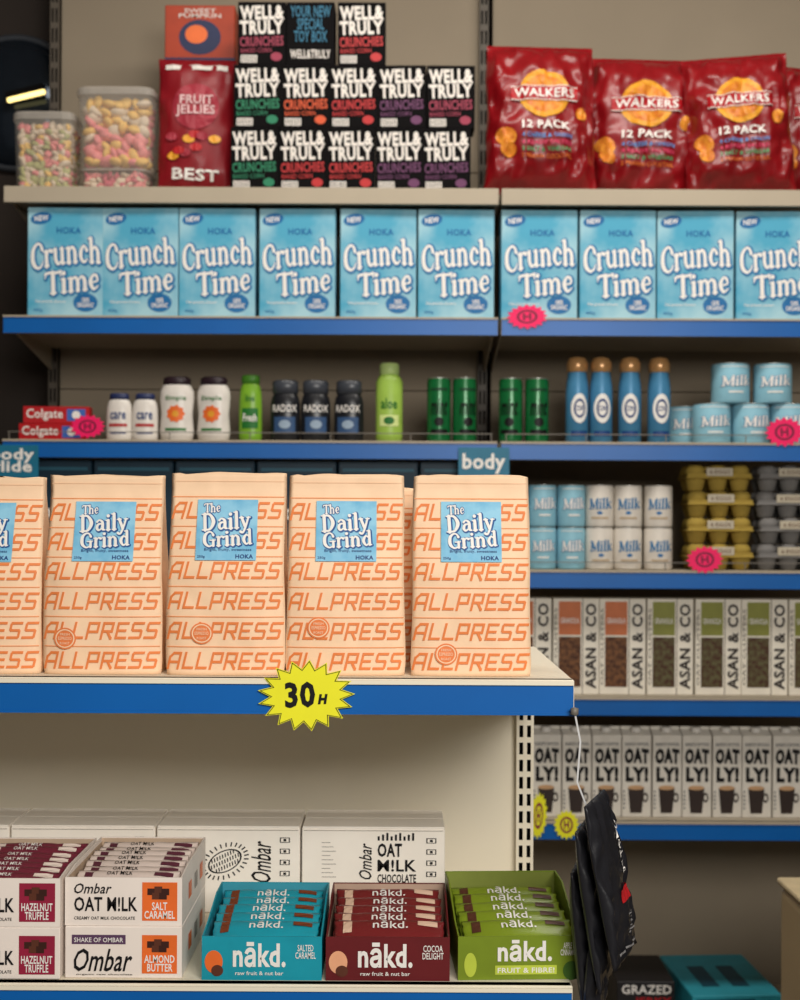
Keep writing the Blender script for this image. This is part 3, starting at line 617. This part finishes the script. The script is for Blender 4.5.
# sweets tubs
CLR=M('clear_plastic',(205,200,190),.25,alpha=.22); LID=M('lid_plastic',(180,174,165),.35,alpha=.6)
def tub(px0,px1,ph,D,cols,lab,seed,d=.12,rad=.017):
    w,h=S(px1-px0,D),S(ph,D); rnd=random.Random(seed); body=MB(); n=24
    def ring(k,z,r=.3):
        out=[]
        for i in range(n):
            a=2*math.pi*i/n; c,s_=math.cos(a),math.sin(a); e=.35
            out.append((w/2*k*math.copysign(abs(c)**e,c),d/2*k*math.copysign(abs(s_)**e,s_),z))
        return out
    vs=ring(.86,0)+ring(.9,.004)+ring(.97,h*.9); fs=[(i,(i+1)%n,n+(i+1)%n,n+i) for i in range(n)]+[(n+i,n+(i+1)%n,2*n+(i+1)%n,2*n+i) for i in range(n)]
    body.add(vs,fs,CLR,True); body.add(ring(.86,0),[tuple(reversed(range(n)))],CLR)
    lid=MB(); lid.add(ring(1,h*.9)+ring(1,h*.97)+ring(.95,h),[(i,(i+1)%n,n+(i+1)%n,n+i) for i in range(n)]+[(n+i,n+(i+1)%n,2*n+(i+1)%n,2*n+i) for i in range(n)]+[tuple(range(2*n,3*n))],LID)
    sw=MB(); bm=bmesh.new(); bmesh.ops.create_icosphere(bm,subdivisions=2,radius=1); bv=[v.co.copy() for v in bm.verts]; bf=[tuple(v.index for v in f.verts) for f in bm.faces]; bm.free()
    st_=rad*1.05; nx_=max(2,int(w*.84/st_)); ny_=max(2,int(d*.8/st_)); nz_=max(1,int((h*.86)/(rad*.9)))
    for a in range(nx_):
        for b in range(ny_):
            for c_ in range(nz_):
                col=cols[rnd.randrange(len(cols))]; m=M('sweet_%d_%d_%d'%col,col,.6); r=rad*rnd.uniform(.75,1.1)
                z=rad*.75+(h*.86-rad*1.2)*(c_/max(1,nz_-1))
                k=.86+.06*z/h; j=rad*.35
                c=Vector(((-.5+(a+.5)/nx_)*(w*k-.008)+rnd.uniform(-j,j),(-.5+(b+.5)/ny_)*(d*k-.008)+rnd.uniform(-j,j),z+rnd.uniform(-j,j)*.7))
                c.x=max(-w*k/2+r+.001,min(w*k/2-r-.001,c.x)); c.y=max(-d*k/2+r+.001,min(d*k/2-r-.001,c.y)); c.z=max(r*.9+.003,c.z)
                Rm=Matrix.Rotation(rnd.uniform(0,6),3,Vector((rnd.random()-.5,rnd.random()-.5,rnd.random()-.5)).normalized())
                sw.add([c+Rm@Vector((v.x*r,v.y*r*.85,v.z*r*.5)) for v in bv],bf,m,True)
    return thing('sweet_tub',[('tub',body),('lid',lid),('sweets',sw,{'kind':'stuff'})],lab,'sweets')
PK=(228,135,135);YL=(230,185,100);GRc=(170,168,110);WH=(215,195,170);PK2=(200,90,108)
o=tub(9,73,82,3.15,[GRc,WH,YL,PK,WH],'clear plastic tub of pastel sweets with a lid',1,.12,.013); o.location=(X(39,3.15),3.22,s1+.0005)
o=tub(75,147,24,3.14,[PK2,PK,WH],'shallow clear tub of pink sweets under another tub',2,.12,.012); o.location=(X(110,3.14),3.21,s1+.0005)
zl=s1+S(24,3.14)+.001
o=tub(71,151,82,3.14,[PK,YL,WH,YL,PK],'clear plastic tub of pink and yellow sweets on a shallow tub',3,.12,.02); o.location=(X(111,3.14),3.21,zl)
# mirror + added tube as reflected lamp
mb=MB(); r=S(68,3.45)
prof=[(r,0),(r*.97,.012),(r*.8,.03),(r*.5,.042),(r*.2,.048),(.001,.049)]
mb.lathe(prof,M('mirror_dark',(40,48,58),.12,.6),seg=48)
rim=MB(); rim.lathe([(r*1.0,-.004),(r*1.06,-.002),(r*1.07,.008),(r*1.0,.016),(r*.97,.008)],M('rim_grey',(60,64,70),.4),seg=48)
o=thing('convex_mirror',[('mirror_face',mb),('rim',rim)],'round dark convex mirror mounted on the wall','mirror'); o.location=(X(-8,3.45),3.645,Z(82,3.45)); o.rotation_euler=(math.radians(90),0,0)
mb=MB(); L=S(42,3.3); mb.lathe([(.003,-L/2),(.0065,-L/2+.002),(.0065,L/2-.002),(.003,L/2)],M('reflection_glow',(255,225,140),.4,emit=2.2),seg=12)  # added glowing tube, imitates a streak of light reflected in the mirror
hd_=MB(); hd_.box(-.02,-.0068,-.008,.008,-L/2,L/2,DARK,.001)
o=thing('reflection_tube',[('tube',mb),('backing',hd_)],'added glowing tube for a reflected lamp, on an added dark backing','highlight'); o.location=(X(24,3.56),3.56,Z(98,3.56)); o.rotation_euler=(0,math.radians(76),0)
# ---------- toiletries
def tooth():
    w,h,d=S(66,3.14),S(17,3.14),.04; mb=MB(); mb.box(-w/2,w/2,-d/2,d/2,0,h,M('tooth_red',(180,20,28),.4),.001)
    mb.text('Colgate',-w*.45,w*.1,h*.15,h*.85,-d/2,WHITE,bold=.015); mb.rect(w*.16,w*.44,h*.15,h*.85,-d/2,M('tooth_blue',(60,100,180))); mb.disc(w*.3,h*.5,h*.25,h*.25,-d/2,WHITE,eps=.0008,n=12)
    return thing('toothpaste_box',mb,'red toothpaste carton lying on its side','toothpaste')
hh=S(17,3.14)+.0004
series(tooth(),[(X(50,3.14),3.17,s3+.0005),(X(54,3.14),3.172,s3+.0005+hh,.04)],'red toothpaste cartons stacked')
def bottle(w,h,bodym,capm,prof,capprof,lab,fn,sy=.6,name='shampoo_bottle'):
    b=MB(); a=w/2; b.lathe([(r*a,z*h) for r,z in prof],bodym,seg=32,sy=sy)
    def yf(x,z):
        v=z/h; R=a
        for (r0,z0),(r1,z1) in zip(prof,prof[1:]):
            if z0<=v<=z1 and z1>z0: R=a*(r0+(r1-r0)*(v-z0)/(z1-z0))
        return -sy*math.sqrt(max(0,R*R-min(x*x,R*R*.97)))
    fn(b,a,h,yf)
    c=MB(); c.lathe([(r*a,z*h) for r,z in capprof],capm,seg=24,sy=sy if capprof[0][0]>.6 else max(sy,.9))
    return thing(name,[('body',b),('cap',c)],lab,'bottle')
WB=M('bottle_white',(226,220,212),.3); DC=M('cap_dark',(45,30,38),.35)
PO=[(.85,0),(.97,.02),(1,.1),(1,.55),(.95,.72),(.85,.82),(.7,.87)]
def f1(b,a,h,yf):
    b.rect(-a*.7,a*.7,h*.3,h*.36,yf,RB,eps=.001,nx=6); b.text('care',-a*.6,a*.6,h*.45,h*.6,yf,NAVY,eps=.0012,bold=.02); b.rect(-a*.6,a*.6,h*.15,h*.18,yf,NAVY,eps=.001,nx=6)
series(bottle(S(26,3.15),S(48,3.15),WB,M('cap_navy',(40,50,90),.4),PO,[(.7,.87),(.76,.875),(.74,.98),(.6,1)],'small white shampoo bottle with navy cap',f1),[(X(117,3.15),3.17,s3+.0005),(X(143,3.15),3.17,s3+.0005,.1)],'small white shampoo bottles')
def f2(b,a,h,yf):
    b.disc(0,h*.42,a*.55,h*.14,yf,ORG,eps=.001,star=9,n=18); b.disc(0,h*.42,a*.2,h*.05,yf,CY,eps=.0016,n=12); b.text('Simple',-a*.6,a*.6,h*.61,h*.7,yf,M('g_print',(50,120,60)),eps=.0012,bold=.02); b.rect(-a*.6,a*.6,h*.16,h*.2,yf,M('g_print',(0,0,0)),eps=.001,nx=6)
series(bottle(S(35,3.15),S(65,3.15),WB,DC,[(.78,0),(.9,.02),(.98,.15),(.9,.42),(.98,.68),(.95,.78),(.8,.87)],[(.74,.865),(.8,.87),(.78,.97),(.6,1)],'white body wash bottle with orange flower and dark cap',f2),[(X(175,3.15),3.17,s3+.0005),(X(212,3.15),3.17,s3+.0005,-.15)],'white body wash bottles')
def f3(b,a,h,yf):
    b.rect(-a*.7,a*.7,h*.2,h*.5,yf,M('g_dark',(30,110,40)),eps=.001,nx=8,nz=2); b.text('Fresh',-a*.6,a*.6,h*.3,h*.42,yf,WHITE,eps=.0016,bold=.02); b.text('lime',-a*.4,a*.4,h*.6,h*.7,yf,M('g_dark',(0,0,0)),eps=.0012,bold=.02)
o=bottle(S(23,3.15),S(67,3.15),M('lime_body',(120,170,46),.3),M('g_cap',(70,130,38),.4),PO,[(.7,.87),(.8,.875),(.8,.98),(.65,1)],'bright lime green shampoo bottle',f3); o.location=(X(249,3.15),3.17,s3+.0005)
def f4(b,a,h,yf):
    b.text('RADOX',-a*.8,a*.8,h*.48,h*.6,yf,WHITE,eps=.0015,bold=.01); b.rect(-a*.7,a*.7,h*.15,h*.4,yf,M('navy_lab',(50,80,120)),eps=.001,nx=8); b.disc(0,h*.28,a*.4,h*.07,yf,M('pale_lab',(150,170,190)),eps=.0016,n=14)
series(bottle(S(30,3.15),S(62,3.15),M('dark_bottle',(22,24,30),.3,spec=.5),M('cap_grey',(62,66,74),.3,spec=.5),[(.85,0),(.97,.02),(1,.2),(.98,.62),(.9,.72),(.76,.78)],[(.76,.78),(.86,.785),(.86,.97),(.7,1)],'dark shower gel bottle with white lettering',f4),[(X(284,3.15),3.17,s3+.0005),(X(314.5,3.15),3.17,s3+.0005,.1),(X(348,3.15),3.17,s3+.0005,-.1)],'dark shower gel bottles')
def f5(b,a,h,yf):
    b.rect(-a*.7,a*.7,h*.2,h*.34,yf,M('pale_green',(215,230,150)),eps=.001,nx=8,nz=2); b.text('aloe',-a*.6,a*.6,h*.42,h*.55,yf,M('g_dark',(0,0,0)),eps=.0012,bold=.02)
    b.disc(0,h*.27,a*.4,h*.05,yf,M('g_dark',(0,0,0)),eps=.0016,n=14)
o=bottle(S(27,3.14),S(80,3.14),M('lime_pale',(155,190,80),.35),M('cap_lime',(180,205,128),.4),[(.85,0),(.97,.015),(1,.1),(1,.76),(.85,.82),(.68,.85)],[(.68,.85),(.74,.86),(.74,.98),(.6,1)],'tall lime green bottle with narrow pale cap',f5,sy=.75); o.location=(X(388.5,3.14),3.17,s3+.0005)
# cans
def can(w,h,m,txt,tm,lab,extra=None,name='drink_can',cat='can'):
    b=MB(); r=w/2; b.lathe([(r*.88,0),(r*.97,h*.015),(r,h*.05),(r,h*.93),(r*.96,h*.97),(r*.96,h*.985)],m,seg=32)
    t=MB(); t.lathe([(r*.96,h*.985),(r*.985,h*.99),(r*.97,h)],M('tin',(190,188,184),.35,.8),seg=32)
    yf=lambda x,z:-math.sqrt(max(0,r*r-min(x*x,r*r*.97)))
    if txt=='Milk': b.strokes('Milk',RET,-r*.74,r*.8,h*.44,h*.68,yf,tm,eps=.0012,halo=(MIDB,.04) if tm is WHITE else None,shear=.1,ang=.06)
    elif txt: b.text(txt,-r*.72,r*.72,h*.42,h*.68,yf,tm,eps=.0012,bold=.02,shear=.25)
    if extra: extra(b,r,h,yf)
    return thing(name,[('body',b),('rim',t)],lab,cat)
GC=M('can_green',(20,108,56),.25,.2,spec=.7)
def eg(b,r,h,yf):
    b.rect(-r*.7,r*.7,h*.8,h*.84,yf,M('can_gd',(15,60,35)),eps=.001,nx=8); b.rect(-r*.7,r*.7,h*.14,h*.2,yf,M('can_gl',(100,160,85)),eps=.001,nx=8); b.disc(0,h*.32,r*.4,h*.07,yf,M('can_gl',(0,0,0)),eps=.001,n=14)
series(can(S(24,3.14),S(65,3.14),GC,'mint',M('can_gl',(0,0,0)),'slim green metallic can',eg,'spray_can','can'),[(X(p,3.14),3.17,s3+.0005,a) for p,a in ((438.5,0),(464.5,.3),(511,-.2),(537.5,.1))],'slim green cans')
# blue bottles
def f6(b,a,h,yf):
    b.disc(0,h*.4,a*.72,h*.17,yf,WHITE,eps=.0012,rings=4); b.disc(0,h*.4,a*.5,h*.11,yf,NAVY,eps=.0018,rings=2,r0=.75); b.text('COW',-a*.35,a*.35,h*.37,h*.43,yf,NAVY,eps=.002,bold=.02); b.rect(-a*.7,a*.7,h*.08,h*.14,yf,NAVY,eps=.001,nx=6)
series(bottle(S(23,3.15),S(87,3.15),M('bot_blue',(70,132,172),.35,.1),M('foil_gold',(205,155,100),.28,.35,spec=.8),[(.85,0),(1,.02),(1,.6),(.95,.70),(.86,.77),(.82,.82)],[(.82,.82),(.92,.83),(.94,.92),(.72,.985),(.3,1)],'slim blue bottle with white oval label and gold foil cap',f6,sy=1,name='cream_bottle'),
 [(X(p,3.15),3.17,s3+.0005,a) for p,a in ((577.5,.1),(601.5,0),(630.5,-.1),(660,.05))],'blue bottles with gold caps')
# blue & white tins
TB=M('tin_blue',(140,192,210),.5,.0); TW=M('tin_white',(222,215,204),.5)
def tb(b,r,h,yf):
    b.rect(-r*.75,r*.75,h*.9,h*.92,yf,WHITE,eps=.0008,nx=8); b.rect(-r*.4,r*.4,h*.26,h*.3,yf,WHITE,eps=.001,nx=6)
def tw(b,r,h,yf):
    b.rect(-r*.6,r*.6,h*.2,h*.24,yf,M('tan_print',(190,165,130)),eps=.001,nx=6); b.disc(0,h*.34,r*.2,h*.04,yf,DBLUE,eps=.001,n=10)
tw_,th_=S(38,3.15),S(40,3.15)
series(can(tw_,th_,TB,'Milk',WHITE,'pale blue tin with white script lettering',tb,'food_tin','tin'),
 [(X(713,3.15),3.17,s3+.0005),(X(752,3.15),3.172,s3+.0005,.2),(X(790.5,3.15),3.17,s3+.0005,-.2),(X(829,3.15),3.17,s3+.0005),(X(731.5,3.15),3.17,s3+th_+.001,.1),(X(774,3.15),3.17,s3+th_+.001,-.1),(X(683,3.25),3.25,s3+.0005)],'pale blue tins stacked')
w4,h4=S(28.5,3.14),S(42,3.14)
series(can(w4,h4,TB,'Milk',WHITE,'slim pale blue tin with white script lettering',tb,'food_tin','tin'),
 [(X(p,3.14),3.16,s4+.0005+k*(h4+.0005),.1*k) for p in (513,543,572) for k in (0,1)],'slim pale blue tins on the can shelf')
series(can(w4,h4,TW,'Milk',MIDB,'slim white tin with blue script lettering',tw,'food_tin','tin'),
 [(X(p,3.14),3.16,s4+.0005+k*(h4+.0005),-.1*k) for p in (600.5,629,659.5) for k in (0,1)],'slim white tins on the can shelf')
# egg cartons
def eggc(m,lab,nm):
    w,d,h=S(66,3.15),.11,S(26,3.15)
    b=MB(); 
    for i in range(3):
        for j in range(2): b.lathe([(w*.1,0),(w*.12,.003),(w*.165,h*.5)],m,seg=12,c=(-w/3+i*w/3,-d*.24+j*d*.48),sy=.95)
    b.box(-w/2,w/2,-d/2,d/2,h*.46,h*.54,m,.002)
    l=MB(); 
    l.prism([(-w*.48,-d*.48,h*.54),(w*.48,-d*.48,h*.54),(w*.48,d*.48,h*.54),(-w*.48,d*.48,h*.54)],(0,0,h*.12),m)
    for i in range(3): 
        for j in range(2): l.lathe([(w*.165,h*.6),(w*.15,h*.85),(w*.11,h*.985)],m,seg=14,c=(-w/3+i*w/3,-d*.24+j*d*.48))
    l.box(-w*.38,w*.38,-d*.3,d*.3,h*.6,h*.93,m,.003)
    lb=M('egg_label',(190,180,158)); l.box(-w*.2,w*.2,-d*.5,-d*.44,h*.56,h*.88,lb,.001); l.text('6 EGGS',-w*.15,w*.15,h*.66,h*.8,-d*.5,BRN,bold=.0)
    return thing('egg_carton',[('egg_tray',b),('lid',l)],lab,'egg carton'),h
for (px,m,lab,g) in ((719,M('pulp_ochre',(165,140,62),.85,bump=.4),'ochre yellow moulded pulp egg carton in a stack','ochre egg cartons stacked'),(790,M('pulp_grey',(120,118,116),.85,bump=.4),'grey moulded pulp egg carton in a stack','grey egg cartons stacked')):
    o,h=eggc(m,lab,g); series(o,[(X(px+random.uniform(-1.5,1.5),3.15),3.19,s4+.0005+k*(h+.0006),random.uniform(-.04,.04)) for k in range(4)],g)
# granola boxes
def gran(c,nm):
    w,h,d=S(46,3.14),S(96,3.14),.09; mb=MB(); mb.box(-w/2,w/2,-d/2,d/2,0,h,M('gran_cream',(232,225,210),.5),.0012); y=-d/2; m=M('gran_'+nm,c,.5)
    mb.rect(-w*.38,w*.1,h*.62,h*.97,y,m); mb.rect(-w*.38,w*.1,h*.08,h*.6,y,M('granola_'+('a' if nm!='olive' else 'b'),(70,42,28),.7,scale=90,rgb2=(120,80,50) if nm!='olive' else (95,90,60)))
    mb.text('GRANOLA',-w*.34,w*.06,h*.74,h*.8,y,WHITE,eps=.0012,bold=.01)
    mb.text('ASAN & CO',w*.2,w*.44,h*.06,h*.95,y,M('brown_black',(42,34,30)),bold=.03,rot=90)
    mb.rect(w*.13,w*.15,0,h,y,M('gran_edge',(110,100,88)),eps=.0004); mb.text('OAT CLUSTERS',-w*.475,-w*.41,h*.1,h*.9,y,M('gran_edge',(0,0,0)),eps=.0006,bold=.01,rot=90)
    return thing('granola_box',mb,'upright cream granola box with %s panel and vertical lettering'%nm,'granola box')
for nm,c,ps in (('orange',(200,112,66),(529,577,624)),('olive',(136,138,60),(671.5,719,766,813))):
    series(gran(c,nm),[(X(p,3.14),3.19,s5+.0005,random.uniform(-.03,.03)) for p in ps],nm+' granola boxes')
# oat cartons
def oat():
    w,h,d=S(29,3.14),S(82,3.14),.062; b=MB(); gm=M('oat_grey',(214,208,197),.5); y=-d/2
    b.box(-w/2,w/2,-d/2,d/2,0,h,gm,.001); b.prism([(-w/2,-d/2,h),(-w/2,d/2,h),(-w/2,.002,h+.010),(-w/2,-.002,h+.010)],(w,0,0),gm); b.box(-w/2,w/2,-.0015,.0015,h+.009,h+.016,gm)
    b.text('OAT',-w*.42,w*.42,h*.64,h*.83,y,BLACK,bold=.065,arch=.003); b.text('LY!',-w*.38,w*.4,h*.43,h*.62,y,BLACK,bold=.065)
    b.text('BARISTA EDITION',-w*.4,w*.4,h*.87,h*.91,y,M('grey_print3',(110,110,112)),bold=.03)
    for i in range(5): b.rect(-w*.46,-w*.40,h*(.1+.05*i),h*(.125+.05*i),y,M('grey_print3',(0,0,0)))
    b.prism([(-w*.3,y-.0006,h*.36),(w*.26,y-.0006,h*.36),(w*.18,y-.0006,h*.05),(-w*.22,y-.0006,h*.05)],(0,.0005,0),M('cup_dark',(48,36,32),.5)); b.disc(w*.3,h*.24,w*.1,h*.06,y,M('cup_dark',(0,0,0)),r0=.55,rings=1,n=14)
    b.disc(-w*.02,h*.36,w*.28,h*.028,y,M('cup_top',(190,150,110)),eps=.0012)
    c=MB(); c.lathe([(.0115,h+.004),(.012,h+.006),(.012,h+.016),(.010,h+.017)],M('cap_white',(215,210,202),.4),seg=18,c=(0,-.018))
    return thing('oat_milk_carton',[('carton',b),('cap',c)],'pale grey oat drink carton with black lettering and cup print','oat milk')
series(oat(),[(X(518+30.1*i,3.14),3.175,s6+.0005,random.uniform(-.03,.03)) for i in range(11)],'oat milk cartons in a row')
# teal boxes on left shelf
def dk():
    w,h,d=.178,S(105,3.2),.12; mb=MB(); mb.box(-w/2,w/2,-d/2,d/2,0,h,M('dark_teal_card',(14,48,66),.5),.002); mb.rect(-w*.45,w*.45,h*.9,h*.93,-d/2,M('teal_line',(40,95,115))); mb.text('body',-w*.3,w*.3,h*.4,h*.6,-d/2,WHITE,bold=.02)
    return thing('stock_box',mb,'dark teal product carton under the toiletries shelf','carton')
series(dk(),[(XL0+.1+.183*i,3.2,s4+.0005) for i in range(6)],'dark teal cartons')
# signs
TS=M('sign_teal',(22,110,140),.45)
def sign(px0,px1,t,lab):
    D=D2-.0095; w=S(px1-px0,D); h=S(33,D); mb=MB(); mb.box(-w/2,w/2,0,.002,0,h,TS,.0004)
    if '\n' in t: mb.text(t,-w*.42,w*.42,h*.08,h*.9,0,WHITE,bold=.03,eps=.0008)
    else: mb.text(t,-w*.42,w*.42,h*.2,h*.82,0,WHITE,bold=.03,eps=.0008)
    o=thing('shelf_sign',mb,lab,'shelf sign','teal shelf signs'); o.location=(X((px0+px1)/2,D),D,Z(480,D))
sign(-14,38,'body\nglide','teal shelf sign with two lines of white lettering'); sign(458,509,'body','teal shelf sign with one white word')
# bottom boxes
mb=MB(); w,d,h=.13,.2,.116; mb.box(-w/2,w/2,-d/2,d/2,0,h,M('blk_box',(30,28,30),.5),.002)
mb.text('GRAZED',-w*.42,w*.44,h*.76,h*.94,-d/2,WHITE,bold=.02); mb.text('JERKY',-w*.2,w*.44,h*.52,h*.7,-d/2,RB,bold=.02)
o=thing('snack_carton',mb,'black carton with white lettering on the bottom shelf','snack carton'); o.location=(X(650,3.13),3.25,s7+.0005)
mb=MB(); w,d,h=.205,.3,.09; mb.box(-w/2,w/2,-d/2,d/2,0,h,M('teal_box2',(50,165,185),.5),.002)
mb.rect(-w*.45,w*.2,h*.6,h*.9,-d/2,M('teal_dark3',(20,80,100))); mb.text('OATS',-w*.4,w*.15,h*.66,h*.84,-d/2,WHITE,bold=.02)
for i in range(2): mb.add([(-w*.3+i*.07,-d*.3,h+.0004),(-w*.3+i*.07+.04,-d*.3,h+.0004),(-w*.3+i*.07+.04,d*.2,h+.0004),(-w*.3+i*.07,d*.2,h+.0004)],[(0,1,2,3)],M('teal_dark3',(0,0,0)))
o=thing('snack_carton',mb,'teal carton lying on the bottom shelf','snack carton'); o.location=(X(738,3.12),3.29,s7+.0005); o.rotation_euler=(0,0,.06)
# counter
mb=MB(); D=2.3; d=.25; x0=X(781,D+d); zt=Z(882,D+d)
mb.box(x0,x0+.5,D,D+d,0.0005,zt,M('counter_beige',(196,172,132),.5,var=.03,scale=4),.018,4)
top=MB(); top.box(x0-.004,x0+.505,D-.005,D+d+.005,zt+.0003,zt+.012,M('counter_top',(212,192,152),.4),.005,2)
thing('counter',[('cabinet',mb),('worktop',top)],'low beige counter with rounded corner standing in the aisle','counter')
# ---------- lights
def area(name,loc,sx,sy,power,col,target):
    l=bpy.data.lights.new(name,'AREA'); l.shape='RECTANGLE'; l.size=sx; l.size_y=sy; l.energy=power; l.color=col
    o=bpy.data.objects.new(name,l); scn.collection.objects.link(o); o.location=loc
    o.rotation_euler=(Vector(target)-Vector(loc)).to_track_quat('-Z','Y').to_euler()
area('ceiling_light',(0.3,2.25,3.0),2.0,.35,28,(1,.94,.86),(0.3,2.7,1.2))
area('shop_front_light',(0.6,-.55,2.1),1.3,.8,52,(1,.96,.9),(-.05,1.5,1.05))
w=bpy.data.worlds.new('world'); scn.world=w; w.use_nodes=True
w.node_tree.nodes['Background'].inputs[0].default_value=(1,.92,.84,1); w.node_tree.nodes['Background'].inputs[1].default_value=.15
cam=bpy.data.cameras.new('camera'); co=bpy.data.objects.new('camera',cam); scn.collection.objects.link(co)
cam.sensor_fit='VERTICAL'; cam.sensor_height=36; cam.sensor_width=28.8; cam.lens=F/1000*36; cam.shift_y=(Y0-500)/1000
cam.clip_start=.05
co.matrix_world=Matrix.Translation((0,0,ZC))@Matrix.Rotation(math.radians(90),4,'X')@Matrix.Rotation(math.radians(.3),4,'Z')
cam.dof.use_dof=True; cam.dof.focus_distance=1.43; cam.dof.aperture_fstop=9
scn.camera=co
scn.view_settings.view_transform='Standard'
